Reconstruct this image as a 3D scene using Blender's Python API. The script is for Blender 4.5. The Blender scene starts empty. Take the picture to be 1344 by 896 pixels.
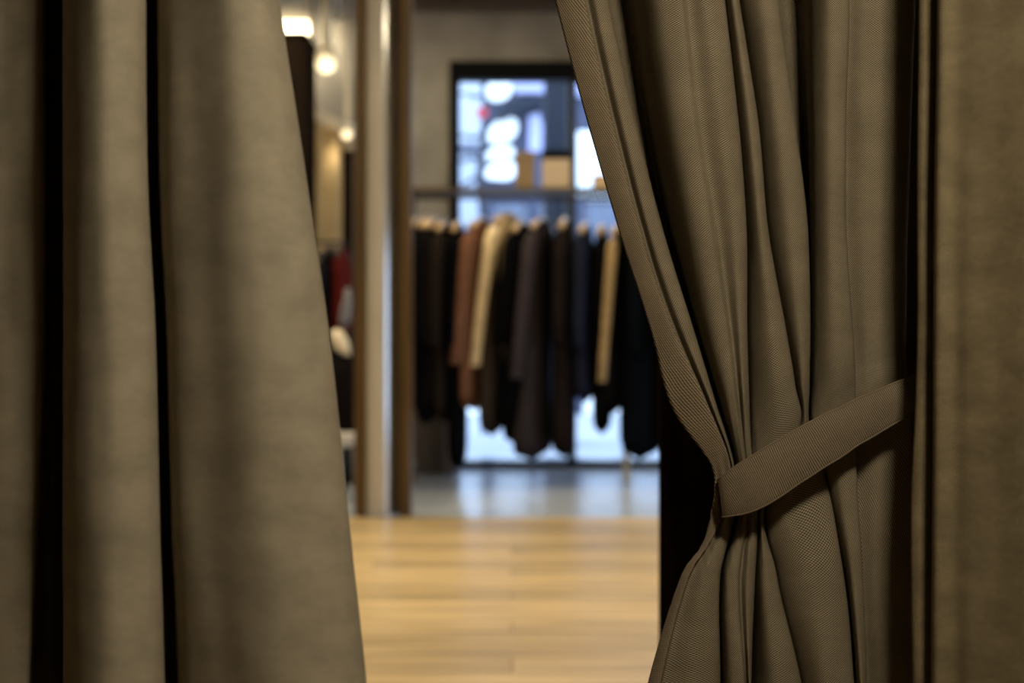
import bpy, bmesh, math, random
from mathutils import Vector, noise, Matrix
random.seed(4)
C = bpy.context.scene.collection
SC = bpy.context.scene
FPX = 1344 * 50 / 36.0
CAMZ = 0.80

# ------------------------------------------------------------------ camera
cd = bpy.data.cameras.new('camera'); cam = bpy.data.objects.new('camera', cd); C.objects.link(cam)
cam.location = (0, 0, CAMZ); cam.rotation_euler = (math.pi / 2, 0, 0)
cd.lens = 50; cd.sensor_width = 36; cd.clip_start = 0.02; cd.clip_end = 200
cd.dof.use_dof = True; cd.dof.focus_distance = 1.29; cd.dof.aperture_fstop = 4.2
SC.camera = cam

# ------------------------------------------------------------------ world
w = bpy.data.worlds.new('world'); SC.world = w; w.use_nodes = True
wn = w.node_tree.nodes; wl = w.node_tree.links
bg = wn['Background']; bg.inputs[1].default_value = 3.0
tc = wn.new('ShaderNodeTexCoord'); sx = wn.new('ShaderNodeSeparateXYZ'); rp = wn.new('ShaderNodeValToRGB')
wl.new(tc.outputs['Generated'], sx.inputs[0]); wl.new(sx.outputs[2], rp.inputs[0]); wl.new(rp.outputs[0], bg.inputs[0])
rp.color_ramp.elements[0].color = (0.72, 0.82, 1.0, 1); rp.color_ramp.elements[1].color = (0.50, 0.66, 1.0, 1)

SC.view_settings.view_transform = 'Standard'; SC.view_settings.look = 'None'
SC.view_settings.exposure = 0.0; SC.view_settings.gamma = 1; SC.view_settings.use_curve_mapping = False

# ------------------------------------------------------------------ lamps
def area(name, loc, size, power, col, rot=(0, 0, 0), sizey=None):
    l = bpy.data.lights.new(name, 'AREA'); l.energy = power; l.color = col; l.size = size
    if sizey: l.shape = 'RECTANGLE'; l.size_y = sizey
    o = bpy.data.objects.new(name, l); C.objects.link(o); o.location = loc; o.rotation_euler = rot
    return o
WARM = (1.0, 0.84, 0.56)
WARM2 = (1.0, 0.88, 0.67)
def aim(o, p):
    o.rotation_euler = (Vector(p) - o.location).to_track_quat('-Z', 'Y').to_euler()
aim(area('fitting_room_light', (0.36, 0.34, 1.50), 0.16, 12.0, WARM2), (0.03, 1.2, 0.75))
area('shop_light', (1.6, 4.2, 2.93), 0.6, 52, WARM)
area('shop_light', (-1.3, 4.2, 2.93), 0.6, 52, WARM)
area('shop_light', (-1.9, 7.4, 2.93), 0.7, 44, WARM)
area('shop_light', (-0.15, 7.30, 2.93), 0.5, 14, WARM)
area('shop_light', (1.9, 7.2, 2.93), 0.7, 12, WARM)

# ------------------------------------------------------------------ helpers
def P(x, y, D):
    return Vector(((x - 672) / FPX * D, D, CAMZ - (y - 448) / FPX * D))
def new_mat(name, col, rough=0.7, metal=0.0, emis=None, estr=0, sheen=0.0, spec=0.5):
    m = bpy.data.materials.new(name); m.use_nodes = True
    b = m.node_tree.nodes['Principled BSDF']
    b.inputs['Base Color'].default_value = (*col, 1); b.inputs['Roughness'].default_value = rough
    b.inputs['Metallic'].default_value = metal; b.inputs['Specular IOR Level'].default_value = spec
    b.inputs['Sheen Weight'].default_value = sheen
    if emis: b.inputs['Emission Color'].default_value = (*emis, 1); b.inputs['Emission Strength'].default_value = estr
    return m
def noisy(name, c1, c2, scale, rough=0.7, bump=0.0, detail=4, stretch=(1, 1, 1), spec=0.5, sheen=0.0, metal=0, rand=0.0):
    m = new_mat(name, c1, rough, metal, sheen=sheen, spec=spec); nt = m.node_tree; n = nt.nodes; l = nt.links
    b = n['Principled BSDF']; t = n.new('ShaderNodeTexCoord'); mp = n.new('ShaderNodeMapping'); mp.inputs['Scale'].default_value = stretch
    nz = n.new('ShaderNodeTexNoise'); nz.inputs['Scale'].default_value = scale; nz.inputs['Detail'].default_value = detail
    r = n.new('ShaderNodeValToRGB'); r.color_ramp.elements[0].color = (*c1, 1); r.color_ramp.elements[1].color = (*c2, 1)
    r.color_ramp.elements[0].position = 0.3; r.color_ramp.elements[1].position = 0.7
    l.new(t.outputs['Object'], mp.inputs[0]); l.new(nz.outputs[0], r.inputs[0])
    if rand:
        oi = n.new('ShaderNodeObjectInfo'); va = n.new('ShaderNodeVectorMath'); va.operation = 'SCALE'; va.inputs['Scale'].default_value = 37
        cb = n.new('ShaderNodeCombineXYZ'); l.new(oi.outputs['Random'], cb.inputs[0]); l.new(oi.outputs['Random'], cb.inputs[1])
        l.new(cb.outputs[0], va.inputs[0]); vb = n.new('ShaderNodeVectorMath'); l.new(mp.outputs[0], vb.inputs[0]); l.new(va.outputs[0], vb.inputs[1])
        l.new(vb.outputs[0], nz.inputs[0])
        mr = n.new('ShaderNodeMapRange'); mr.inputs[3].default_value = 1 - rand; mr.inputs[4].default_value = 1 + rand
        l.new(oi.outputs['Random'], mr.inputs[0]); hs = n.new('ShaderNodeHueSaturation')
        l.new(mr.outputs[0], hs.inputs['Value']); l.new(r.outputs[0], hs.inputs['Color']); l.new(hs.outputs[0], b.inputs['Base Color'])
    else:
        l.new(mp.outputs[0], nz.inputs[0]); l.new(r.outputs[0], b.inputs['Base Color'])
    if bump:
        bp = n.new('ShaderNodeBump'); bp.inputs['Strength'].default_value = bump; bp.inputs['Distance'].default_value = 0.01
        l.new(nz.outputs[0], bp.inputs['Height']); l.new(bp.outputs[0], b.inputs['Normal'])
    return m

def weave_mat(name, dark, light, pitch, mode='diamond', contrast=1.0, blotch=0.25, bump=0.35):
    """woven cloth; UV is in metres of cloth"""
    m = new_mat(name, light, 0.92, spec=0.08, sheen=0.0); nt = m.node_tree; n = nt.nodes; l = nt.links
    b = n['Principled BSDF']; uv = n.new('ShaderNodeUVMap'); s = n.new('ShaderNodeSeparateXYZ'); l.new(uv.outputs[0], s.inputs[0])
    k = 2 * math.pi / pitch
    def mth(op, a, bb=None):
        q = n.new('ShaderNodeMath'); q.operation = op
        for i, v in enumerate((a, bb)):
            if v is None: continue
            if isinstance(v, (int, float)): q.inputs[i].default_value = v
            else: l.new(v, q.inputs[i])
        return q.outputs[0]
    # slight thread wander
    wn_ = n.new('ShaderNodeTexNoise'); wn_.inputs['Scale'].default_value = 60; l.new(uv.outputs[0], wn_.inputs[0])
    wob = mth('MULTIPLY', mth('SUBTRACT', wn_.outputs[0], 0.5), pitch * 0.6)
    U = mth('ADD', s.outputs[0], wob); V = mth('ADD', s.outputs[1], wob)
    if mode == 'diamond':
        a = mth('SINE', mth('MULTIPLY', mth('ADD', U, V), k * 0.6)); c = mth('SINE', mth('MULTIPLY', mth('SUBTRACT', U, V), k * 0.6))
        h = mth('MULTIPLY', a, c)
    elif mode == 'twill':
        a = mth('SINE', mth('MULTIPLY', mth('ADD', U, mth('MULTIPLY', V, 0.35)), k)); c = mth('SINE', mth('MULTIPLY', V, k))
        h = mth('ADD', mth('MULTIPLY', a, 0.75), mth('MULTIPLY', c, 0.2))
    else:
        a = mth('SINE', mth('MULTIPLY', U, k)); c = mth('SINE', mth('MULTIPLY', V, k)); h = mth('MULTIPLY', a, c)
    h01 = mth('ADD', mth('MULTIPLY', h, 0.5 * contrast), 0.5)
    r = n.new('ShaderNodeValToRGB'); r.color_ramp.elements[0].color = (*dark, 1); r.color_ramp.elements[1].color = (*light, 1)
    r.color_ramp.elements[0].position = 0.25; r.color_ramp.elements[1].position = 0.75; l.new(h01, r.inputs[0])
    # slubs and blotches of the yarn
    mp = n.new('ShaderNodeMapping'); mp.inputs['Scale'].default_value = (22, 34, 1); l.new(uv.outputs[0], mp.inputs[0])
    nz = n.new('ShaderNodeTexNoise'); nz.inputs['Scale'].default_value = 1.0; nz.inputs['Detail'].default_value = 9; nz.inputs['Roughness'].default_value = 0.72
    l.new(mp.outputs[0], nz.inputs[0])
    mr = n.new('ShaderNodeMapRange'); mr.inputs[1].default_value = 0.3; mr.inputs[2].default_value = 0.7
    mr.inputs[3].default_value = 1 - blotch; mr.inputs[4].default_value = 1 + blotch * 0.6; l.new(nz.outputs[0], mr.inputs[0])
    hs = n.new('ShaderNodeHueSaturation'); l.new(mr.outputs[0], hs.inputs['Value']); l.new(r.outputs[0], hs.inputs['Color'])
    l.new(hs.outputs[0], b.inputs['Base Color'])
    bp = n.new('ShaderNodeBump'); bp.inputs['Strength'].default_value = bump; bp.inputs['Distance'].default_value = pitch * 0.3
    l.new(h01, bp.inputs['Height']); l.new(bp.outputs[0], b.inputs['Normal'])
    return m

def link(name, me, mat, parent=None, smooth=False):
    o = bpy.data.objects.new(name, me); C.objects.link(o)
    if mat and not me.materials: me.materials.append(mat)
    if parent: o.parent = parent
    if smooth:
        for p in me.polygons: p.use_smooth = True
    return o
def obj(name, bm, mat, parent=None, smooth=False):
    bmesh.ops.recalc_face_normals(bm, faces=bm.faces)
    me = bpy.data.meshes.new(name); bm.to_mesh(me); bm.free()
    return link(name, me, mat, parent, smooth)
def tag(o, label=None, cat=None, group=None, kind=None):
    if label: o['label'] = label
    if cat: o['category'] = cat
    if group: o['group'] = group
    if kind: o['kind'] = kind
    return o
def empty(name, loc=(0, 0, 0), rz=0):
    o = bpy.data.objects.new(name, None); C.objects.link(o); o.location = loc; o.rotation_euler = (0, 0, rz); o.empty_display_size = 0.05
    return o
def box(bm, lo, hi, bevel=0.0):
    lo, hi = Vector(lo), Vector(hi)
    r = bmesh.ops.create_cube(bm, size=1, matrix=Matrix.Translation((lo + hi) / 2) @ Matrix.Diagonal((*(hi - lo), 1)))
    if bevel:
        es = list({e for v in r['verts'] for e in v.link_edges})
        bmesh.ops.bevel(bm, geom=es, offset=bevel, segments=2, affect='EDGES', profile=0.7)
    return bm
def bx(lo, hi, bevel=0.0): return box(bmesh.new(), lo, hi, bevel)
def tube(bm, pts, rad, n=10, cap=True):
    pts = [Vector(p) for p in pts]; rings = []
    rads = rad if isinstance(rad, (list, tuple)) else [rad] * len(pts)
    up = None
    for i, p in enumerate(pts):
        t = (pts[min(i + 1, len(pts) - 1)] - pts[max(i - 1, 0)]).normalized()
        if up is None: up = t.orthogonal().normalized()
        up = (up - t * up.dot(t)).normalized(); s = t.cross(up)
        rings.append([bm.verts.new(p + rads[i] * (math.cos(2 * math.pi * k / n) * up + math.sin(2 * math.pi * k / n) * s)) for k in range(n)])
    for a, b in zip(rings, rings[1:]):
        for k in range(n): bm.faces.new((a[k], a[(k + 1) % n], b[(k + 1) % n], b[k]))
    if cap: bm.faces.new(rings[0][::-1]); bm.faces.new(rings[-1])
    return bm
def loft(bm, rings, cap=True):
    vs = [[bm.verts.new(p) for p in r] for r in rings]; n = len(vs[0])
    for a, b in zip(vs, vs[1:]):
        for k in range(n): bm.faces.new((a[k], a[(k + 1) % n], b[(k + 1) % n], b[k]))
    if cap: bm.faces.new(vs[0][::-1]); bm.faces.new(vs[-1])
    return bm

# non-uniform Catmull-Rom over knots
def spline(ts, ps, t):
    n = len(ts)
    i = 0
    while i < n - 2 and t > ts[i + 1]: i += 1
    h = ts[i + 1] - ts[i]; u = (t - ts[i]) / h
    def tan(j):
        if j == 0: return (ps[1] - ps[0]) / (ts[1] - ts[0])
        if j == n - 1: return (ps[-1] - ps[-2]) / (ts[-1] - ts[-2])
        h0 = ts[j] - ts[j - 1]; h1 = ts[j + 1] - ts[j]
        return ((ps[j] - ps[j - 1]) / h0 * h1 + (ps[j + 1] - ps[j]) / h1 * h0) / (h0 + h1)
    m0, m1 = tan(i) * h, tan(i + 1) * h
    return (2*u**3 - 3*u*u + 1) * ps[i] + (u**3 - 2*u*u + u) * m0 + (-2*u**3 + 3*u*u) * ps[i + 1] + (u**3 - u*u) * m1

def drape(rows, rk, nr, nc, wrinkle=0.0012, wseed=0):
    """rows: world-space control points [row][col]; rk: row knots. Returns evaluated grid [r][c] and uv."""
    ncol = len(rows[0])
    ck = [0.0]
    for c in range(1, ncol):
        d = sum((rows[r][c] - rows[r][c - 1]).length for r in range(len(rows))) / len(rows)
        ck.append(ck[-1] + max(d, 0.002) ** 0.6)
    cs = []
    for c in range(ncol - 1):
        cs += [ck[c] + (ck[c + 1] - ck[c]) * k / nc for k in range(nc)]
    cs.append(ck[-1])
    ys = []
    for a, b, kk in zip(rk, rk[1:], nr):
        ys += [a + (b - a) * k / kk for k in range(kk)]
    ys.append(rk[-1])
    colpts = [[spline(rk, [rows[r][c] for r in range(len(rows))], t) for t in ys] for c in range(ncol)]
    grid = []
    for j in range(len(ys)):
        line = [colpts[c][j] for c in range(ncol)]
        row = [spline(ck, line, s) for s in cs]
        for p in row:
            q = Vector((p.x * 26 + wseed, p.z * 7, wseed))
            p.y += wrinkle * noise.noise(q) * 2 + wrinkle * 0.8 * noise.noise(q * 2.3)
        grid.append(row)
    # cloth metres: u from mean arc length of the rows, v from drop
    us = [0.0]
    for c in range(1, len(cs)):
        us.append(us[-1] + sum((grid[j][c] - grid[j][c - 1]).length for j in range(len(ys) // 5, len(ys) * 5 // 6, 3)) / len(range(len(ys) // 5, len(ys) * 5 // 6, 3)))
    mid = len(cs) // 2; vs = [0.0]
    for j in range(1, len(ys)): vs.append(vs[-1] - (grid[j][mid] - grid[j - 1][mid]).length)
    return grid, us, vs
def grid_mesh(name, grid, us, vs, mat, parent, c0=0, c1=None, off=0.0, thick=0.0012):
    c1 = len(us) - 1 if c1 is None else c1
    bm = bmesh.new(); uvl = bm.loops.layers.uv.new('UVMap')
    V = [[bm.verts.new(row[c]) for c in range(c0, c1 + 1)] for row in grid]
    for j in range(len(V) - 1):
        for c in range(len(V[0]) - 1):
            f = bm.faces.new((V[j][c], V[j + 1][c], V[j + 1][c + 1], V[j][c + 1])); f.smooth = True
            for lp, (jj, cc) in zip(f.loops, ((j, c), (j + 1, c), (j + 1, c + 1), (j, c + 1))):
                lp[uvl].uv = (us[c0 + cc], vs[jj])
    bm.normal_update()
    if off:
        for v in bm.verts: v.co -= Vector((0, 1, 0)) * off
    me = bpy.data.meshes.new(name); bm.to_mesh(me); bm.free()
    o = link(name, me, mat, parent)
    s = o.modifiers.new('thick', 'SOLIDIFY'); s.thickness = thick; s.offset = -1
    return o

# ------------------------------------------------------------------ materials
plaster = noisy('grey_plaster', (0.28, 0.262, 0.23), (0.46, 0.43, 0.38), 3.2, 0.85, 0.2, 6)
ceil_m = noisy('ceiling_paint', (0.17, 0.15, 0.125), (0.22, 0.20, 0.165), 1.0, 0.9)
dark_wood = noisy('dark_wood', (0.010, 0.007, 0.005), (0.020, 0.013, 0.009), 6, 0.9, 0.1, stretch=(6, 6, 0.5), spec=0.0)
brown_wood = noisy('brown_wood', (0.075, 0.055, 0.042), (0.13, 0.10, 0.078), 5, 0.55, 0.1, stretch=(6, 6, 0.6))
oak_trim = noisy('oak_trim', (0.060, 0.035, 0.012), (0.115, 0.068, 0.022), 5, 0.5, 0.1, stretch=(5, 5, 0.4), spec=0.25)
plank_m = noisy('oak_planks', (0.44, 0.30, 0.135), (0.82, 0.61, 0.32), 2.6, 0.32, 0.06, 8, stretch=(0.8, 8, 1), rand=0.17)
grout_m = new_mat('plank_gap', (0.16, 0.10, 0.05), 0.8)
concrete = noisy('polished_concrete', (0.42, 0.46, 0.52), (0.58, 0.62, 0.68), 3.0, 0.20, 0.25, 6, spec=0.9)
black_frame = new_mat('black_metal_frame', (0.004, 0.004, 0.005), 0.6, spec=0.1)
brass = noisy('aged_brass', (0.10, 0.07, 0.028), (0.16, 0.11, 0.045), 4, 0.55, metal=0.5)
fit_wall = noisy('fitting_room_paint', (0.07, 0.055, 0.038), (0.09, 0.07, 0.05), 1.2, 0.9)
white_emit = new_mat('lamp_glass', (0.9, 0.85, 0.7), 0.4, emis=(1.0, 0.84, 0.52), estr=2.2)
lamp_white = new_mat('white_enamel', (0.75, 0.68, 0.52), 0.35)

# ------------------------------------------------------------------ setting
def struct(name, bm, m, parent=None, smooth=False, label=None):
    o = obj(name, bm, m, parent, smooth)
    if not parent: o['kind'] = 'structure'
    if label: o['label'] = label
    return o
H = 3.0
YS = 6.48      # where the planks end and the polished floor begins
fl = struct('floor', bx((-3.4, -1.2, -0.05), (3.4, YS, -0.012)), grout_m)
PW = 0.16; rowsN = int((YS + 1.2) / PW)
meshes = {}
def plank_mesh(L):
    if L not in meshes:
        b = bx((0.0012, 0.0012, -0.014), (L - 0.0012, PW - 0.0012, 0.0), 0.0012)
        me = bpy.data.meshes.new('plank'); b.to_mesh(me); b.free(); me.materials.append(plank_m); meshes[L] = me
    return meshes[L]
pats = [[1.7, 1.7, 1.7, 1.7], [0.85, 1.7, 1.7, 1.7, 0.85], [1.2, 1.7, 1.7, 1.7, 0.5], [0.5, 1.7, 1.7, 1.7, 1.2]]
for i in range(rowsN):
    y = YS - (i + 1) * PW; x = -3.4
    for L in pats[(i * 5 + i // 3) % 4]:
        o = bpy.data.objects.new('plank', plank_mesh(L)); C.objects.link(o); o.parent = fl; o.location = (x, y, 0); x += L
struct('floor_polished', bx((-3.4, YS, -0.05), (3.4, 9.85, -0.004)), concrete)
struct('ceiling', bx((-3.5, -1.3, H), (3.5, 9.9, H + 0.1)), ceil_m)
struct('wall_left', bx((-3.5, -1.3, -0.05), (-3.4, 9.9, H)), plaster)
# right wall with an added, unseen opening that lets blue daylight onto the pillar
bm = bx((3.4, -1.3, -0.05), (3.5, 3.1, H)); box(bm, (3.4, 8.9, -0.05), (3.5, 9.2, H)); box(bm, (3.4, 3.1, 1.55), (3.5, 8.9, H))
struct('wall_right', bm, plaster)
struct('wall_rear', bx((-3.4, -1.3, -0.05), (3.4, -1.2, H)), plaster)
BY = 9.1
WX0 = (590 - 672) / FPX * BY; ZT = CAMZ + (448 - 81) / FPX * BY
bm = bx((-0.80, BY, -0.05), (WX0, BY + 0.12, H)); box(bm, (WX0, BY, ZT), (3.4, BY + 0.12, H)); box(bm, (3.3, BY, -0.05), (3.5, BY + 0.12, ZT))
struct('wall_front', bm, plaster)
struct('wall_alcove', bx((-3.4, 9.8, -0.05), (-0.80, 9.9, H)), plaster)
struct('trim_1', bx((-0.85, 8.92, 2.905), (3.4, 9.099, H - 0.001)), brown_wood)
# dark end of a partition next to the curtain
struct('wall_partition', bx(((866.5 - 672) / FPX * 2.4, 2.4, 0), (1.7, 2.425, H)), dark_wood)
# fitting room side walls
struct('wall_cubicle_left', bx((-0.98, -1.2, 0), (-0.92, 1.35, 2.5)), fit_wall)
struct('wall_cubicle_right', bx((0.92, -1.2, 0), (0.98, 1.55, 2.5)), fit_wall)

# window to the street
win = empty('window_1', (0, 0, 0)); win['kind'] = 'structure'
def wx(px, Y=BY): return (px - 672) / FPX * Y
fw = wx(603) - wx(590)
obj('frame_post', bx((WX0, BY - 0.03, 0), (WX0 + fw, BY + 0.1, ZT - 0.12), 0.004), black_frame, win)
obj('frame_head', bx((WX0, BY - 0.03, ZT - 0.12), (3.3, BY + 0.1, ZT), 0.004), black_frame, win)
obj('sill', bx((WX0 + fw, BY - 0.03, 0.0), (3.3, BY + 0.1, 0.035), 0.004), black_frame, win)
blue_black = new_mat('mullion_paint', (0.018, 0.03, 0.045), 0.5)
for mx in (wx(745), 1.5, 2.45):
    obj('mullion', bx((mx, BY - 0.02, 0.035), (mx + 0.055, BY + 0.08, ZT - 0.12), 0.003), blue_black, win)
glass = bpy.data.materials.new('window_glass'); glass.use_nodes = True
n = glass.node_tree.nodes; l = glass.node_tree.links; n.remove(n['Principled BSDF'])
tr = n.new('ShaderNodeBsdfTransparent'); gl = n.new('ShaderNodeBsdfGlossy'); gl.inputs['Roughness'].default_value = 0.02
fr = n.new('ShaderNodeFresnel'); fr.inputs[0].default_value = 1.45; mx_ = n.new('ShaderNodeMixShader')
tr.inputs[0].default_value = (0.93, 0.97, 1.0, 1)
l.new(fr.outputs[0], mx_.inputs[0]); l.new(tr.outputs[0], mx_.inputs[1]); l.new(gl.outputs[0], mx_.inputs[2]); l.new(mx_.outputs[0], n['Material Output'].inputs[0])
xs = [WX0 + fw, wx(745), 1.5, 2.45, 3.3]
for i in range(4):
    a = xs[i] + (0.055 if i else 0)
    obj('pane', bx((a, BY + 0.03, 0.035), (xs[i + 1], BY + 0.036, ZT - 0.12)), glass, win)
win2 = empty('added_side_window', (0, 0, 0)); win2['kind'] = 'structure'  # unseen, added and sized to give the pillar its blue streak
for yy in (3.1, 5.97, 8.84): obj('frame_post', bx((3.41, yy, 0), (3.49, yy + 0.06, 1.55)), black_frame, win2)
obj('sill', bx((3.41, 3.16, 0), (3.49, 8.84, 0.04)), black_frame, win2)
obj('pane', bx((3.445, 3.16, 0.04), (3.451, 5.97, 1.55)), glass, win2)
obj('pane', bx((3.445, 6.03, 0.04), (3.451, 8.84, 1.55)), glass, win2)

# pillar with satin facets and oak edges
pil = empty('pillar', (0, 0, 0)); tag(pil, 'tall narrow pale satin pillar with oak edge strips at the end of the planks', 'pillar')
PYY = 6.50
satin = noisy('satin_panel', (0.40, 0.37, 0.31), (0.50, 0.465, 0.40), 1.5, 0.5, metal=0.0)
polished = noisy('polished_side', (0.62, 0.63, 0.64), (0.70, 0.71, 0.72), 1.5, 0.16, metal=0.9)
def pz(px): return (px - 672) / FPX * PYY
def prism(pts, z0, z1):
    bm = bmesh.new(); a = [bm.verts.new((x, y, z0)) for x, y in pts]; b = [bm.verts.new((x, y, z1)) for x, y in pts]
    k = len(pts)
    for i in range(k): bm.faces.new((a[i], a[(i + 1) % k], b[(i + 1) % k], b[i]))
    bm.faces.new(a[::-1]); bm.faces.new(b); return bm
bow = [(pz(480), PYY + .02), (pz(490), PYY + 0.008), (pz(499), PYY + 0.004), (pz(505), PYY + .009), (pz(511), PYY + 0.024), (pz(518), PYY + 0.050), (pz(527), PYY + 0.086), (pz(527), PYY + 0.15), (pz(480), PYY + 0.15)]
obj('panel', prism(bow, 0, H), satin, pil, True)
pm = pil.children[0].data; pm.materials.append(polished)
for p_ in pm.polygons:
    if p_.normal.x > 0.45 and p_.normal.y < -0.2: p_.material_index = 1
e = pil.children[0].modifiers.new('es', 'EDGE_SPLIT'); e.split_angle = math.radians(50)
obj('edge_strip', bx((pz(465), PYY - 0.01, 0), (pz(480), PYY + 0.15, H), 0.003), oak_trim, pil)
obj('edge_strip', bx((pz(526), PYY - 0.01, 0), (pz(539), PYY + 0.15, H), 0.003), oak_trim, pil)

# ceiling lamps of the shop (outside the frame but they light it)
for k, (x, y, s) in enumerate(((1.6, 4.2, 0.6), (-1.3, 4.2, 0.6), (-1.9, 7.4, 0.7), (1.9, 7.2, 0.7), (-0.15, 7.3, 0.5))):
    t = empty('ceiling_lamp', (x, y, H)); tag(t, ['square ceiling lamp over the oak planks on the right', 'square ceiling lamp over the oak planks on the left', 'square ceiling lamp over the black cabinet', 'square ceiling lamp in front of the hidden end of the clothes rack', 'small square ceiling lamp right above the hanging coats'][k], 'lamp')
    b = bmesh.new(); h = s / 2
    for (a0, a1, b0, b1) in ((-h - .04, h + .04, -h - .04, -h), (-h - .04, h + .04, h, h + .04), (-h - .04, -h, -h, h), (h, h + .04, -h, h)): box(b, (a0, b0, -0.06), (a1, b1, 0))
    obj('frame', b, lamp_white, t); obj('diffuser', bx((-h, -h, -0.03), (h, h, -0.02)), white_emit, t)
t = empty('ceiling_lamp', (0.36, 0.30, 1.55)); tag(t, 'small round fitting room lamp above the camera', 'lamp')
bm = tube(bmesh.new(), [(0, 0, 0), (0, 0, 1.45)], 0.012); obj('stem', bm, lamp_white, t)
bm = tube(bmesh.new(), [(0, 0, 0), (0, 0, 0.05), (0, 0, 0.08)], [0.11, 0.10, 0.03], 24); obj('shade', bm, lamp_white, t, False)

# ------------------------------------------------------------------ right curtain (in focus)
weave_a = weave_mat('tweed_weave', (0.040, 0.032, 0.020), (0.30, 0.248, 0.168), 0.0021, 'plain', 1.0, 0.16, 0.5)
weave_h = weave_mat('tweed_weave_hem', (0.075, 0.057, 0.036), (0.25, 0.195, 0.130), 0.0019, 'twill', 1.0, 0.12, 0.5)
weave_b = weave_mat('tweed_weave_band', (0.058, 0.045, 0.030), (0.23, 0.180, 0.122), 0.0019, 'twill', 1.0, 0.12, 0.5)
# columns: kind, x at y = 0,154,303,450 | half way | band top, band mid, band bottom | 755, 896
COLS = [
 ('R', 728, 769, 812, 856, 884, 938, 937, 929, 894, 850),
 ('m', 746, 785, 826, 871, 908, 949, 952, 937, 899, 857),
 ('s', 766, 801, 840, 886, 928, 958, 960, 944, 904, 866),
 ('g', 769.5, 804.5, 843.5, 889, 930.5, 959, 961, 946, 907, 870),
 ('M', 782, 816, 854, 899, 935, 961, 963, 953, 925, 906),
 ('R', 797, 831, 869, 911, 940, 963, 965, 962, 943, 940),
 ('V', 797, 831, 868, 909, 939, 963, 966, 964, 940, 937),
 ('W', 822, 846, 876, 915, 944, 965, 968, 967, 943, 941),
 ('L', 846, 868, 894, 923, 947, 967, 970, 969, 948, 949),
 ('m', 868, 888, 913, 939, 956, 971, 975, 975, 956, 960),
 ('M', 892, 908, 932, 954, 965, 975, 980, 981, 968, 975),
 ('v', 903, 920, 943, 961, 970, 978, 983, 984, 973, 979),
 ('M', 926, 946, 963, 971, 976, 981, 986, 988, 981, 983),
 ('R', 948, 966, 978, 980, 983, 986, 990, 993, 990, 986),
 ('V', 945, 963, 975, 976, 980, 985, 989, 994, 988, 982),
 ('L', 950, 968, 981, 986, 990, 992, 993, 996, 992, 995),
 ('M', 962, 983, 997, 1012, 1019, 1020, 1006, 1001, 1003, 1018),
 ('R', 970, 994, 1008, 1031, 1041, 1046, 1021, 1006, 1018, 1048),
 ('V', 966, 990, 1004, 1026, 1037, 1043, 1020, 1005, 1016, 1045),
 ('L', 974, 996, 1011, 1032, 1043, 1047, 1028, 1012, 1024, 1054),
 ('M', 1000, 1020, 1036, 1048, 1053, 1055, 1046, 1040, 1062, 1086),
 ('R', 1020, 1041, 1058, 1062, 1062, 1062, 1066, 1074, 1102, 1117),
 ('V', 1019, 1039, 1056, 1060, 1060, 1061, 1064, 1073, 1099, 1114),
 ('W', 1048, 1056, 1062, 1065, 1065, 1065, 1068, 1077, 1104, 1118),
 ('L', 1067, 1068, 1069, 1070, 1070, 1070, 1074, 1082, 1110, 1123),
 ('M', 1090, 1091, 1091, 1096, 1097, 1098, 1100, 1102, 1119, 1130),
 ('R', 1113, 1110, 1110, 1119, 1121, 1122, 1122, 1122, 1132, 1138),
 ('v2', 1112, 1108, 1108, 1117, 1119, 1120, 1120, 1120, 1130, 1136),
 ('l', 1135, 1133, 1133, 1138, 1140, 1140, 1140, 1142, 1149, 1154),
 ('l', 1170, 1165, 1161, 1161, 1161, 1161, 1161, 1162, 1167, 1170),
 ('r', 1199, 1194, 1189, 1187, 1187, 1188, 1190, 1192, 1194, 1196),
 ('W', 1196, 1191, 1188, 1187, 1187, 1188, 1190, 1192, 1194, 1196),
 ('W', 1212, 1212, 1212, 1212, 1212, 1212, 1212, 1212, 1212, 1212),
 ('W', 1260, 1260, 1260, 1260, 1260, 1260, 1260, 1260, 1260, 1260),
]
DK = {'g': -0.0115, 'R': -0.012, 'm': -0.018, 's': -0.020, 'M': -0.021, 'V': 0.045, 'W': 0.075, 'L': 0.006, 'v': -0.012, 'v2': 0.022, 'l': 0.012, 'r': 0.015}
B0 = 1.305
AMP = [1.1, 1.0, 1.0, 1.0, 1.0, 0.9, 0.8, 0.42, 0.34, 0.42, 0.75, 0.95, 1.0, 1.0]
FWD = [0, 0, 0, 0, 0, 0, 0, 0.001, 0.004, 0.001, -0.004, -0.006, -0.006, 0]
def ytop(x): return 655 - (x - 945) * 0.56 - 38
rows = []
ytopz = 448 - 1.40 * FPX / B0; ybot = 448 + 0.78 * FPX / B0
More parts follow.
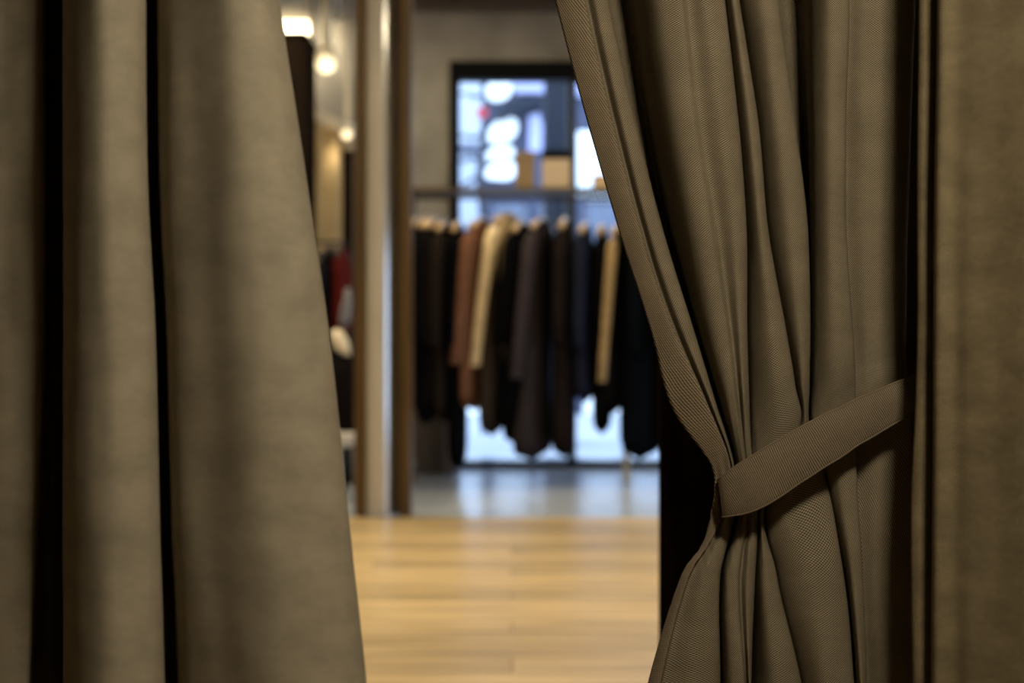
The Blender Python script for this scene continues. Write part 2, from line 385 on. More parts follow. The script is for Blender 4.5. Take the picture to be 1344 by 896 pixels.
for r in range(14):
    row = []
    for ci, c in enumerate(COLS):
        k, X = c[0], c[1:]
        xb = X[5]
        if r == 0: x, y = X[0] + (X[0] - 1260) * 0.38, ytopz
        elif r == 1: x, y = X[0] + (X[0] - 1260) * 0.125, -300
        elif r == 2: x, y = X[0], 0
        elif r == 3: x, y = X[1], 154
        elif r == 4: x, y = X[2], 303
        elif r == 5: x, y = X[3], 440
        elif r == 6: x, y = X[4], 440 + 0.55 * (ytop(xb) - 440)
        elif r == 7: x, y = X[5], ytop(xb) + (3 if xb > 1000 else 0)
        elif r == 8: x, y = X[6], ytop(X[6]) + 30
        elif r == 9: x, y = X[7], ytop(X[7]) + 66
        elif r == 10: x, y = X[8], 755
        elif r == 11: x, y = X[9], 896
        elif r == 12: x, y = X[9] + (X[9] - X[8]) * 0.8, 1100
        else: x, y = X[9] + (X[9] - X[8]) * 1.4, ybot
        D = B0 + DK[k] * AMP[r] + FWD[r]
        if ci <= 5 and r < 9: D -= 0.004
        row.append(P(x, y, D))
    rows.append(row)
RK = [-1560, -300, 0, 154, 303, 440, 515, 575, 605, 640, 755, 896, 1100, 1568]
grid, us, vs = drape(rows, RK, [14, 20, 16, 14, 14, 10, 8, 6, 6, 14, 14, 10, 8], 6, 0.0016, 3)
# small gathers close to the band
for row in grid:
    for p in row:
        py = 448 - (p.z - CAMZ) * FPX / p.y; px = 672 + p.x * FPX / p.y
        d = py - (655 - (px - 945) * 0.56)
        g = math.exp(-(d / 95.0) ** 2) * max(0, min(1, (1150 - px) / 120))
        p.y += g * 0.0016 * math.sin((px - d * 0.12) * 0.62)
rc = empty('curtain', (0.22, B0, 0)); tag(rc, 'brown tweed curtain gathered in folds by a tieback, right of the opening', 'curtain')
def shift(g, o): return [[p - o.location for p in row] for row in g]
g2 = shift(grid, rc)
grid_mesh('drape', g2, us, vs, weave_a, rc)
hem = grid_mesh('hem', g2, us, vs, weave_h, rc, 0, 12, 0.0036, 0.0018)
hem['label'] = 'flat ribbed front hem with a stitched seam'

# tieback
tb = empty('tieback', P(1000, 600, 1.27)); tag(tb, 'narrow ribbed brown fabric tieback wrapped around the gathered curtain', 'tieback')
ST = [ ((1262, 468), (1262, 520), 1.395), ((1150, 520), (1150, 575), 1.385), ((1050, 575), (1050, 635), 1.375), ((975, 618), (975, 665), 1.350), ((948, 632), (952, 674), 1.315),
 ((942.5, 631), (948.5, 678.5), 1.285), ((944, 628), (951, 678), 1.2715), ((967, 611), (977, 673.5), 1.262), ((1000, 590.5), (1005, 663), 1.257), ((1043, 565), (1048, 635), 1.256), ((1085, 543), (1093, 606), 1.258), ((1125, 524), (1130, 582), 1.262),
 ((1165, 506.5), (1170, 558), 1.270), ((1207, 490), (1208, 538), 1.283), ((1262, 462), (1262, 512), 1.310)]
tt = [0.0]
for a, b in zip(ST, ST[1:]): tt.append(tt[-1] + (P(*a[0], a[2]) - P(*b[0], b[2])).length)
tops = [P(*s[0], s[2]) for s in ST]; bots = [P(*s[1], s[2] + 0.002) for s in ST]
NB = 180; NV = 10
bg_, vv_ = [], []
for j in range(NV + 1): bg_.append([])
for i in range(NB + 1):
    t = tt[-1] * i / NB; a = spline(tt, tops, t); b = spline(tt, bots, t)
    for j in range(NV + 1):
        f = j / NV; p = a.lerp(b, f)
        p.y -= 0.0028 * math.sin(math.pi * f) * (1 if t > tt[4] else -1)
        p.y += 0.0008 * noise.noise(Vector((p.x * 40, p.z * 40, 0)))
        p.z += 0.0007 * noise.noise(Vector((p.x * 60, 5, 0)))
        bg_[j].append(p - tb.location)
bu = [tt[-1] * i / NB for i in range(NB + 1)]; bv = [-0.05 * j / NV for j in range(NV + 1)]
band = grid_mesh('band', bg_, bu, bv, weave_b, tb, thick=0.0028)
bv_ = band.modifiers.new('bev', 'BEVEL'); bv_.width = 0.0007; bv_.segments = 2; bv_.limit_method = 'ANGLE'
# stitched piping along both edges
for nm, line, dz in (('piping', bg_[0], 0.0), ('piping', bg_[NV], 0.0)):
    obj(nm, tube(bmesh.new(), [p + Vector((0, 0.0006, 0)) for p in line], 0.0011, 6), weave_b, tb, True)
# hook holding the tieback
hk = empty('wall_hook', P(1290, 480, 1.35)); tag(hk, 'small metal hook holding the tieback behind the front curtain', 'hook')
hb = tube(bmesh.new(), [(-0.02, -0.04, 0.004), (-0.02, 0.04, 0.004), (0, 0.045, 0.004), (0.46, 0.045, 0.004)], 0.004, 8); obj('rod', hb, brass, hk, True)

# ------------------------------------------------------------------ front curtains (out of focus)
linen = weave_mat('linen_left', (0.135, 0.112, 0.072), (0.41, 0.355, 0.262), 0.0017, 'plain', 0.9, 0.24, 0.3)
linen_r = weave_mat('linen_right', (0.088, 0.068, 0.037), (0.235, 0.188, 0.112), 0.0017, 'plain', 0.9, 0.34, 0.3)
# each column: depth, x at y = 0, 230, 450, 690, 896
LEFT = [(1.08, -560, -560, -560, -560, -560), (1.03, -500, -500, -500, -505, -510), (1.09, -440, -440, -440, -440, -445), (1.03, -370, -370, -372, -375, -380), (1.09, -300, -300, -300, -305, -310),
 (1.03, -230, -232, -235, -240, -245), (1.13, -150, -152, -155, -160, -165), (1.12, -70, -72, -75, -80, -85), (1.105, -15, -18, -22, -26, -30), (1.094, 28, 26, 22, 16, 8), (1.092, 54, 54, 52, 44, 36), (1.19, 52, 51, 48, 40, 32),
 (1.22, 76, 76, 74, 68, 62), (1.18, 92, 92, 92, 92, 92), (1.065, 83, 83, 84, 84, 84), (1.030, 100, 101, 103, 103, 103), (1.012, 138, 140, 144, 146, 148), (1.028, 175, 178, 186, 191, 196), (1.048, 190, 193, 203, 209, 215), (1.12, 186, 189, 198, 204, 210),
 (1.11, 200, 203, 212, 219, 226), (1.045, 214, 218, 228, 236, 245), (1.022, 250, 258, 272, 284, 294), (1.000, 300, 316, 335, 352, 362), (1.008, 338, 362, 386, 408, 425), (1.028, 358, 391, 421, 447, 468), (1.046, 366, 401, 434, 460, 482), (1.062, 360, 396, 428, 454, 476)]
RIGHT = [(1.262, 1236, 1236, 1236, 1234, 1234), (1.250, 1215, 1213, 1212, 1206, 1206), (1.222, 1206.5, 1204, 1204.5, 1196.5, 1199), (1.216, 1214, 1212, 1213, 1207, 1209), (1.217, 1228, 1226, 1225, 1222, 1222), (1.226, 1244, 1244, 1244, 1240, 1240),
 (1.221, 1243, 1241, 1239, 1237, 1236), (1.196, 1229.5, 1226, 1224.5, 1223, 1221.5), (1.182, 1236, 1233, 1231, 1230, 1229), (1.178, 1256, 1253, 1252, 1252, 1252), (1.166, 1278, 1275, 1272, 1273, 1272), (1.150, 1308, 1308, 1308, 1308, 1308), (1.128, 1345, 1345, 1345, 1345, 1345), (1.108, 1385, 1385, 1385, 1385, 1385),
 (1.14, 1430, 1430, 1430, 1430, 1430), (1.18, 1475, 1475, 1475, 1475, 1475), (1.13, 1520, 1520, 1520, 1520, 1520), (1.18, 1570, 1570, 1570, 1570, 1570), (1.13, 1630, 1630, 1630, 1630, 1630), (1.18, 1700, 1700, 1700, 1700, 1700)]
def simple_curtain(name, cols, loc, mat, label, ws, flare=0.0):
    D0 = sum(c[0] for c in cols) / len(cols); rws = []; kn = []
    yt = 448 - 1.40 * FPX / D0; yb = 448 + 0.785 * FPX / D0
    ys = [yt, -300, 0, 230, 450, 690, 896, 1150, yb]
    for r, y in enumerate(ys):
        row = []
        for c in cols:
            X = c[1:]
            if r == 0: x = X[0] - (X[1] - X[0]) * 1.9
            elif r == 1: x = X[0] - (X[1] - X[0]) * 1.0
            elif r < 7: x = X[r - 2]
            elif r == 7: x = X[4] + (X[4] - X[3]) * 1.0
            else: x = X[4] + (X[4] - X[3]) * 2.6
            # keep depth change from bending the drop: convert at own depth
            p = P(x, y, c[0]); p.z = CAMZ - (y - 448) / FPX * D0
            row.append(p)
        rws.append(row)
    g, u, v = drape(rws, ys, [8, 8, 8, 8, 8, 8, 8, 8], 6, 0.0016, ws)
    root = empty(name, loc); tag(root, label, 'curtain')
    grid_mesh('drape', shift(g, root), u, v, mat, root, thick=0.0015)
    return root
simple_curtain('curtain', LEFT, (-0.35, 1.05, 0), linen, 'blurred olive-beige curtain with three broad folds, left of the opening', 11)
simple_curtain('curtain', RIGHT, (0.45, 1.18, 0), linen_r, 'plain golden-brown curtain hanging straight at the far right edge', 23)
r1 = empty('curtain_rail', (0, 0, 2.212)); tag(r1, 'metal rail carrying the two plain front curtains', 'rail')
obj('rod', tube(bmesh.new(), [(-0.92, 1.03, 0), (0, 1.07, 0), (0.92, 1.22, 0)], 0.013), brass, r1, True)
for x, y in ((-0.905, 1.03), (0.905, 1.217)): obj('bracket', bx((x - 0.015, y - 0.025, -0.025), (x + 0.015, y + 0.025, 0.025), 0.003), brass, r1)
r2 = empty('curtain_rail', (0, B0, 2.212)); tag(r2, 'metal rail carrying the tied tweed curtain', 'rail')
obj('rod', tube(bmesh.new(), [(-0.92, 0, 0), (0.92, 0, 0)], 0.013), brass, r2, True)
for x in (-0.905, 0.905): obj('bracket', bx((x - 0.015, -0.025, -0.025), (x + 0.015, 0.025, 0.025), 0.003), brass, r2)

# ------------------------------------------------------------------ clothes rail
RY = 7.94
def rxp(px): return (px - 672) / FPX * RY
def rzp(py): return CAMZ - (py - 448) / FPX * RY
rack = empty('clothes_rack', (0.2, RY, 0)); tag(rack, 'brass clothes rack with a thin top shelf standing before the street window', 'clothes rack')
X0, X1 = rxp(536) - 0.2, rxp(905) - 0.2
ZS = rzp(249)
obj('top_shelf', bx((X0, -0.14, ZS - 0.016), (X1, 0.14, ZS), 0.002), brass, rack)
obj('rail', tube(bmesh.new(), [(X0, 0, ZS - 0.045), (X1, 0, ZS - 0.045)], 0.011), brass, rack, True)
for x in (X0 + 0.02, X1 - 0.02):
    for y in (-0.13, 0.13): obj('leg', bx((x - 0.012, y - 0.012, 0), (x + 0.012, y + 0.012, ZS - 0.016), 0.002), brass, rack)
xl = rxp(822) - 0.2
obj('leg', bx((xl - 0.018, -0.018, 0), (xl + 0.018, 0.018, ZS - 0.056), 0.002), new_mat('pale_brass', (0.55, 0.50, 0.38), 0.35, 0.3), rack)
for x in (X0 + 0.02, X1 - 0.02): obj('foot_bar', bx((x - 0.012, -0.118, 0.10), (x + 0.012, 0.118, 0.124), 0.002), brass, rack)
hang_wood = noisy('hanger_wood', (0.62, 0.42, 0.20), (0.78, 0.56, 0.30), 8, 0.35)
steel = new_mat('steel', (0.4, 0.4, 0.42), 0.6, 0.3)
fcache = {}
def fabric(col):
    if col not in fcache: fcache[col] = noisy('wool', tuple(c * 0.8 for c in col), tuple(c * 1.2 for c in col), 30, 0.95, 0.1, spec=0.03)
    return fcache[col]
def ell(cx, cy, z, rx_, ry_, n=20, rip=0, ph=0, dz=0):
    out = []
    for k in range(n):
        a = 2 * math.pi * k / n; ca, sa = math.cos(a), math.sin(a)
        q = 1 + rip * math.sin(5 * a + ph)
        out.append(Vector((cx + rx_ * q * math.copysign(abs(ca) ** 0.8, ca), cy + ry_ * math.copysign(abs(sa) ** 0.8, sa) * (1 + rip * 0.3 * math.cos(3 * a)), z + dz * math.sin(2 * a + ph))))
    return out
def garment(px, ytop_, hem, yaw, col, name, label, cat, hlabel, thick=0.035, flare=1.0, sleeve=True, slv=0.60, half=0.20, Y=RY, zr=None, group='clothes on the rack', lean=0.0, slcol=None, hanger=True, ssc=1.0):
    zr = (CAMZ + (448 - 257) / FPX * RY) if zr is None else zr
    X = (px - 672) / FPX * Y; zt = CAMZ - (ytop_ - 448) / FPX * Y; zh = CAMZ - (hem - 448) / FPX * Y; L = zt - zh
    rz = math.radians(yaw)
    if hanger:
        hg = empty('hanger', (X, Y, zr), rz); tag(hg, hlabel, 'hanger', 'wooden hangers')
        hz = zt - zr - 0.012
        # hook over the rail then the curved bar
        hp = [(0, 0.016 * math.cos(a), 0.016 * math.sin(a) - 0.0) for a in [math.radians(d) for d in range(-20, 200, 20)]]
        obj('hook', tube(bmesh.new(), [(0, -0.0, hz), (0, 0, hz * 0.6), (0, 0.010, -0.012)] + hp, 0.0022, 6), steel, hg, True)
        pts = [(0, half * t, hz + 0.012 - 0.055 * abs(t) ** 1.6) for t in (-1, -0.75, -0.5, -0.25, 0, 0.25, 0.5, 0.75, 1)]
        obj('bar', tube(bmesh.new(), pts, [0.019, 0.017, 0.014, 0.015, 0.018, 0.015, 0.014, 0.017, 0.019], 8), hang_wood, hg, True)
    g = empty(name, (X, Y, zh), rz); tag(g, label, cat, group)
    m = fabric(col); ph = random.random() * 6
    sec = [(0.0, 0.030, 0.07), (0.025, thick * 0.8, half * 0.55), (0.075, thick, half * 1.03), (0.18, thick * 1.15, half * 1.07), (0.38, thick * 1.2, half * 1.0), (0.6, thick * 1.25, half * 1.04), (0.8, thick * 1.3, half * 1.1), (1.0, thick * 1.35 * flare, half * 1.14 * flare)]
    rings = []
    for i, (f, a, b) in enumerate(sec):
        z = L - (f * L if i > 2 else min(f, 0.075) * 1.25)
        rings.append(ell(lean * f, 0, z, a, b, 24, 0.0 if i < 2 else 0.10 * f + 0.03, ph, 0.008 if i == 7 else 0))
    o = obj('body', loft(bmesh.new(), rings), m, g, True)
    s = o.modifiers.new('sub', 'SUBSURF'); s.levels = 1; s.render_levels = 1
    if sleeve:
        sm = fabric(slcol) if slcol else m
        for sgn in (-1, 1):
            rr = []
            for f in (0, 0.08, 0.25, 0.5, 0.8, 1.0):
                z = L - 0.085 - slv * f; rr.append(ell(lean * f * 1.25 - 0.012 * f, sgn * (half + 0.012 + 0.035 * math.sin(f * 2.2)), z, (0.042 - 0.010 * f if f else 0.022) * ssc, (0.060 - 0.014 * f if f else 0.03) * ssc, 14, 0.04, ph))
            q = obj('sleeve', loft(bmesh.new(), rr), sm, g, True)
            if slcol: q['label'] = 'paler sleeve'
    return g
BLK = (0.003, 0.003, 0.0035); CH = (0.032, 0.025, 0.027)
garment(547, 288, 540, -6, (0.014, 0.010, 0.007), 'coat', 'dark brown coat hanging closest to the pillar', 'coat', 'wooden hanger of the dark brown coat closest to the pillar')
garment(560, 288, 560, -4, BLK, 'coat', 'black coat, second garment from the pillar', 'coat', 'wooden hanger of the second garment from the pillar')
garment(571, 288, 548, -8, (0.007, 0.005, 0.004), 'coat', 'black coat with a brown cast, third garment from the pillar', 'coat', 'wooden hanger of the third garment from the pillar')
garment(584, 292, 556, -8, (0.018, 0.013, 0.010), 'coat', 'charcoal-brown coat, fourth garment from the pillar', 'coat', 'wooden hanger of the charcoal-brown coat, fourth from the pillar')
garment(601, 292, 618, -5, (0.003, 0.003, 0.004), 'long_coat', 'long black coat directly left of the rust-brown coat', 'coat', 'wooden hanger of the long black coat left of the rust-brown one', half=0.18)
garment(634, 288, 540, -19, (0.20, 0.095, 0.055), 'coat', 'rust-brown coat beside the cream cardigan', 'coat', 'wooden hanger of the rust-brown coat', slv=0.72, lean=-0.045, ssc=0.9)
garment(655, 300, 574, -14, (0.040, 0.029, 0.020), 'coat', 'olive-brown coat hanging behind the cream cardigan', 'coat', 'wooden hanger of the olive-brown coat', sleeve=False, lean=-0.04)
garment(668, 281, 490, -26, (0.88, 0.70, 0.42), 'cardigan', 'cream knitted cardigan near the middle of the rack', 'cardigan', 'wooden hanger of the cream cardigan', slv=0.76, lean=-0.065, thick=0.020, half=0.18, ssc=0.85)
garment(686, 292, 585, -14, BLK, 'coat', 'black coat between the cream cardigan and the plum-grey coat', 'coat', 'wooden hanger of the black coat right of the cream cardigan', thick=0.045, lean=-0.04)
garment(712, 288, 606, -17, CH, 'long_coat', 'long plum-grey wool coat in the middle of the rack', 'coat', 'wooden hanger of the long plum-grey coat', thick=0.048, flare=1.5, slv=0.80, lean=-0.055, slcol=(0.050, 0.040, 0.045))
garment(741, 288, 602, -7, (0.014, 0.010, 0.009), 'long_coat', 'long dark brown coat right of the plum-grey coat', 'coat', 'wooden hanger of the long dark brown coat', thick=0.05, flare=1.1)
garment(768, 294, 530, -9, (0.014, 0.017, 0.033), 'jacket', 'navy blue jacket on the right half of the rack', 'jacket', 'wooden hanger of the navy jacket', thick=0.042)
garment(790, 296, 572, -7, BLK, 'coat', 'black coat between the navy jacket and the camel coat', 'coat', 'wooden hanger of the black coat beside the navy jacket', thick=0.04, half=0.17)
garment(813, 296, 545, -14, (0.005, 0.004, 0.004), 'coat', 'dark coat with a camel sleeve facing the camera', 'coat', 'wooden hanger of the camel-sleeved coat', slv=0.78, slcol=(0.42, 0.29, 0.14), lean=-0.035, ssc=0.68)
garment(840, 300, 605, -10, (0.003, 0.004, 0.006), 'long_coat', 'long blue-black coat at the curtain end of the rack', 'coat', 'wooden hanger of the long blue-black coat', thick=0.085, flare=1.0)
garment(876, 300, 598, -10, (0.003, 0.003, 0.003), 'coat', 'black coat half hidden behind the tied curtain', 'coat', 'wooden hanger of the black coat behind the tied curtain', thick=0.06)

# boxes on the top shelf
def gift(px0, px1, yt, mat, lidm, label, lid_h, name='box', dy=0.0):
    t = empty(name, ((rxp(px0) + rxp(px1)) / 2, RY + dy, ZS)); tag(t, label, 'box', 'boxes on the rack')
    h = (rxp(px1) - rxp(px0)) / 2; z = rzp(yt) - ZS
    obj('body', bx((-h + 0.002, -0.078, 0), (h - 0.002, 0.078, z - lid_h), 0.002), mat, t)
    lo = obj('lid', bx((-h, -0.08, z - lid_h + 0.0005), (h, 0.08, z), 0.003), lidm, t); return t
card = noisy('kraft_card', (0.24, 0.165, 0.085), (0.29, 0.20, 0.11), 6, 0.6)
pale = noisy('pale_card', (0.55, 0.43, 0.30), (0.62, 0.49, 0.35), 6, 0.6)
gift(676, 702, 201, card, card, 'upright tan cardboard box on the rack shelf', 0.04)
gift(711, 748, 199, pale, black_frame, 'pale beige box with a black lid on the rack shelf', 0.05)
gift(778, 815, 231, noisy('cream_card', (0.72, 0.52, 0.28), (0.8, 0.6, 0.35), 6, 0.6), pale, 'low cream box on the rack shelf beside the tied curtain', 0.02)

# low brown cabinet under the coats by the pillar
cb = empty('low_cabinet', (wx(570, 8.8), 8.8, 0)); tag(cb, 'low brown wooden cabinet against the wall behind the coats', 'cabinet')
hx = 0.13
obj('body', bx((-hx, -0.16, 0.0), (hx, 0.25, 0.56), 0.004), brown_wood, cb)
for s in (-1, 0): obj('door', bx((s * hx + 0.004, -0.178, 0.03), (s * hx + hx - 0.004, -0.162, 0.53), 0.003), brown_wood, cb)
bd = obj('board', bx((wx(587, 8.6) - 0.02, 8.58, 0), (wx(587, 8.6) + 0.022, 8.60, 0.62), 0.002), noisy('pale_board', (0.20, 0.155, 0.12), (0.27, 0.21, 0.165), 5, 0.6)); tag(bd, 'narrow paler board leaning upright before the low cabinet', 'board')

# ------------------------------------------------------------------ left part of the shop
bk = empty('tall_cabinet', (-1.32, 8.0, 0)); tag(bk, 'tall black cabinet partly hidden by the left curtain', 'cabinet')
obj('body', bx((-0.30, -0.18, 0), (0.187, 0.22, 2.47), 0.004), dark_wood, bk)
obj('cornice', bx((-0.31, -0.20, 2.472), (0.192, 0.23, 2.50), 0.003), dark_wood, bk)
for a in (-0.296, -0.054): 
    d = obj('door', bx((a, -0.202, 0.04), (a + 0.237, -0.182, 2.46), 0.003), dark_wood, bk)
    obj('handle', tube(bmesh.new(), [(a + (0.205 if a < -0.1 else 0.03), -0.215, 1.0), (a + (0.205 if a < -0.1 else 0.03), -0.215, 1.2)], 0.008), brass, d, True)
wlx = wx(352, 9.7)
wl_ = empty('wall_light', (wlx, 9.7, 2.93)); tag(wl_, 'long glowing wall light under the ceiling by the left curtain', 'lamp')
obj('diffuser', bx((-0.25, -0.03, -0.055), (wx(408, 9.7) - wlx, 0.0, 0.055), 0.01), white_emit, wl_)
obj('housing', bx((-0.26, 0.002, -0.065), (wx(410, 9.7) - wlx, 0.098, 0.065), 0.004), lamp_white, wl_)
wa = area('wall_light_glow', (-1.5, 9.60, 2.90), 0.5, 5, WARM, (math.radians(70), 0, 0), 0.08)
def spot(px, py, Y, label, tilt, s=1.0):
    p = P(px, py, Y); t = empty('spotlight', (p.x, Y, H)); tag(t, label, 'lamp', 'spotlights'); dz = p.z - H
    obj('stem', tube(bmesh.new(), [(0, 0, 0), (0, 0, dz + 0.05)], 0.026 * s), lamp_white, t, True)
    d = Vector(tilt).normalized()
    obj('head', tube(bmesh.new(), [Vector((0, 0, dz + 0.02)) - d * 0.06 * s, Vector((0, 0, dz + 0.02)), Vector((0, 0, dz + 0.02)) + d * 0.07 * s], [0.03 * s, 0.05 * s, 0.056 * s], 14), lamp_white, t, True)
    obj('bulb', tube(bmesh.new(), [Vector((0, 0, dz + 0.02)) + d * 0.071 * s, Vector((0, 0, dz + 0.02)) + d * 0.10 * s, Vector((0, 0, dz + 0.02)) + d * 0.115 * s], [0.05 * s, 0.045 * s, 0.015 * s], 14), new_mat('bulb_glow', (1, 0.9, 0.7), 0.4, emis=(1, 0.82, 0.50), estr=1.1), t, True)
    l_ = bpy.data.lights.new('spot_glow', 'POINT'); l_.energy = 0.8; l_.color = WARM; l_.shadow_soft_size = 0.05
    lo = bpy.data.objects.new('spot_glow', l_); C.objects.link(lo); lo.parent = t; lo.location = Vector((0, 0, dz + 0.02)) + d * 0.2
spot(428, 74, 8.7, 'white spotlight on a stem beside the tall black cabinet', (0.1, -0.55, -0.75), 1.2)
spot(411, 74, 8.9, 'white spotlight head just behind the first one, nearer the cabinet', (-0.3, -0.5, -0.3), 1.0)
spot(457, 172, 9.0, 'small white spotlight beside the oak edge of the pillar', (-0.1, -0.6, -0.8), 0.7)

cream = noisy('cream_cloth', (0.40, 0.29, 0.14), (0.50, 0.37, 0.19), 5, 0.9)
cp = empty('cubicle_curtain', (-1.1, 8.6, 0)); tag(cp, 'cream pleated curtain hanging below a pale cornice', 'curtain')
A = Vector((wx(385, 8.35), 8.35, 0)); B = Vector((wx(464, 9.4), 9.4, 0))
bm = bmesh.new(); N = 60; prev = None
dirv = (B - A).normalized(); nrm = Vector((dirv.y, -dirv.x, 0))
cols_ = []
for i in range(N + 1):
    f = i / N; p = A.lerp(B, f) + nrm * (0.05 * math.sin(f * 24)) ; cols_.append((bm.verts.new(p - cp.location + Vector((0, 0, 2.13))), bm.verts.new(p - cp.location + Vector((0, 0, 0.30)))))
for a, b in zip(cols_, cols_[1:]): bm.faces.new((a[0], b[0], b[1], a[1]))
o = obj('drape', bm, cream, cp, True); s = o.modifiers.new('t', 'SOLIDIFY'); s.thickness = 0.003
bm = bmesh.new(); q = nrm * 0.05
pp = [A - q, B - q, B + q, A + q]
bm2 = prism([(v.x - cp.location.x, v.y - cp.location.y) for v in pp], 2.135, 2.205); bm.free()
obj('cornice', bm2, noisy('cornice_paint', (0.60, 0.48, 0.28), (0.66, 0.53, 0.33), 3, 0.6), cp)
dp = obj('post', bx((wx(449, 8.0), 8.0, 0), (wx(463, 8.0), 8.05, rzp(195)), 0.003), dark_wood); tag(dp, 'slim black post standing between cream curtain and pillar', 'post')
# short rack with the red and black jackets
sr = empty('clothes_rack', (-1.0, 7.6, 0)); tag(sr, 'small dark rack with the red and black jackets', 'clothes rack')
zr2 = CAMZ + (448 - 318) / FPX * 7.6
obj('rail', tube(bmesh.new(), [(-0.30, 0, zr2), (0.12, 0, zr2)], 0.009), black_frame, sr, True)
for x in (-0.29, 0.11): obj('leg', bx((x - 0.01, -0.01, 0), (x + 0.01, 0.01, zr2 - 0.009), 0.001), black_frame, sr)
hang_wood = noisy('dark_hanger_wood', (0.03, 0.018, 0.01), (0.05, 0.03, 0.015), 8, 0.6)
garment(434, 326, 560, -14, (0.008, 0.008, 0.010), 'jacket', 'black jacket beside the left curtain', 'jacket', 'hanger of the black jacket on the small rack', Y=7.6, zr=zr2, group='jackets on the small rack', half=0.16, slv=0.55, hanger=True, thick=0.034)
garment(449, 324, 440, -6, (0.085, 0.010, 0.008), 'jacket', 'dark red jacket beside the slim black post', 'jacket', 'hanger of the dark red jacket on the small rack', Y=7.6, zr=zr2, group='jackets on the small rack', half=0.15, sleeve=False, thick=0.030)
# stool with bag, cloth and scarf
stl = empty('stool', (wx(452, 7.2), 7.2, 0)); tag(stl, 'round white stool under the black bag', 'stool')
whitep = new_mat('white_lacquer', (0.62, 0.56, 0.47), 0.4)
zs = CAMZ - (566 - 448) / FPX * 7.2
def lathe(prof, n=24):
    bm = bmesh.new(); return loft(bm, [[Vector((r * math.cos(2 * math.pi * k / n), r * math.sin(2 * math.pi * k / n), z)) for k in range(n)] for r, z in prof])
obj('seat', lathe([(0.06, zs - 0.075), (0.11, zs - 0.05), (0.125, zs - 0.02), (0.12, zs)]), whitep, stl, True)
for k in range(4):
    a = k * math.pi / 2 + 0.7; obj('leg', tube(bmesh.new(), [(0.07 * math.cos(a), 0.07 * math.sin(a), zs - 0.06), (0.11 * math.cos(a), 0.11 * math.sin(a), 0)], [0.012, 0.009]), new_mat('grey_leg', (0.10, 0.11, 0.13), 0.5), stl, True)
bag = empty('tote_bag', (wx(455, 7.2), 7.2, zs)); tag(bag, 'soft black tote bag standing on the white stool', 'bag')
obj('body', loft(bmesh.new(), [ell(0, 0, z, a, b, 20, 0.04) for z, a, b in ((0, 0.04, 0.03), (0.03, 0.065, 0.06), (0.15, 0.075, 0.07), (0.30, 0.07, 0.05), (0.385, 0.06, 0.03))]), fabric((0.008, 0.006, 0.006)), bag, True)
for sg in (-1, 1): obj('handle', tube(bmesh.new(), [(-0.03, 0.02 * sg, 0.36), (-0.025, 0.02 * sg, 0.42), (0.025, 0.02 * sg, 0.42), (0.03, 0.02 * sg, 0.36)], 0.004, 6), fabric((0.008, 0.006, 0.006)), bag, True)
scf = empty('folded_scarf', (0, 0, 0)); tag(scf, 'cream folded scarf draped over the black tote bag', 'scarf')
pts = [P(438, 434, 7.20), P(443, 442, 7.20), P(449, 453, 7.20), P(456, 465, 7.20)]
obj('cloth', tube(bmesh.new(), pts, [0.022, 0.038, 0.038, 0.022], 12), noisy('cream_wool', (0.80, 0.68, 0.45), (0.88, 0.76, 0.55), 9, 0.8), scf, True)
obj('fringe', tube(bmesh.new(), [P(456, 465, 7.20), P(459, 473, 7.20)], [0.018, 0.010], 8), noisy('cream_wool2', (0.80, 0.68, 0.45), (0.88, 0.76, 0.55), 9, 0.8), scf, True)
shn = empty('shirt', (0, 0, 0)); tag(shn, 'pale grey shirt hanging low beside the dark red jacket', 'shirt')
pts = [P(457, 378, 7.35), P(456, 395, 7.35), P(453, 415, 7.35), P(451, 428, 7.36)]
obj('body', tube(bmesh.new(), pts, [0.012, 0.024, 0.030, 0.022], 12), fabric((0.20, 0.20, 0.22)), shn, True)

# ------------------------------------------------------------------ street
struct('ground', bx((-14, 9.22, -0.16), (16, 30, -0.06)), noisy('pavement', (0.58, 0.62, 0.66), (0.68, 0.72, 0.75), 1.5, 0.8))
blue_wall = noisy('blue_facade', (0.062, 0.075, 0.125), (0.09, 0.105, 0.165), 0.8, 0.8)
slate = noisy('slate_facade', (0.020, 0.027, 0.040), (0.027, 0.036, 0.052), 0.8, 0.8)
bright = new_mat('sky_glow_pane', (0.8, 0.88, 0.95), 0.3, emis=(0.80, 0.92, 1.0), estr=1.1)  # emission stands in for bright sky reflected in the panes
sky_pane = new_mat('lilac_window', (0.45, 0.5, 0.8), 0.3, emis=(0.45, 0.52, 0.95), estr=0.55)  # lilac brightness put in as emission, on pane and fascias alike
SY = 17.0
def sp(px, py, Y=SY): return P(px, py, Y)
def extr(poly, Y, d):
    bm = bmesh.new(); a = [bm.verts.new(P(x, y, Y)) for x, y in poly]; off = Vector((0, d, 0)); b = [bm.verts.new(v.co + off) for v in a]
    k = len(a)
    for i in range(k): bm.faces.new((a[i], a[(i + 1) % k], b[(i + 1) % k], b[i]))
    bm.faces.new(a[::-1]); bm.faces.new(b); return bm
bl = empty('shop_building', (0, 0, 0)); tag(bl, 'blue-grey building across the street with rounded bright windows', 'building')
obj('wall', bx((sp(634, 0).x, SY, -0.06), (sp(1010, 0).x, SY + 5, sp(0, 60).z)), blue_wall, bl)
def rnd(cx, cy, rx_, ry_, n=20, pw=0.8, sk=0): return [(cx + rx_ * math.copysign(abs(math.cos(a)) ** pw, math.cos(a)) , cy + ry_ * math.copysign(abs(math.sin(a)) ** pw, math.sin(a)) + sk * math.cos(a)) for a in [2 * math.pi * k / n for k in range(n)]]
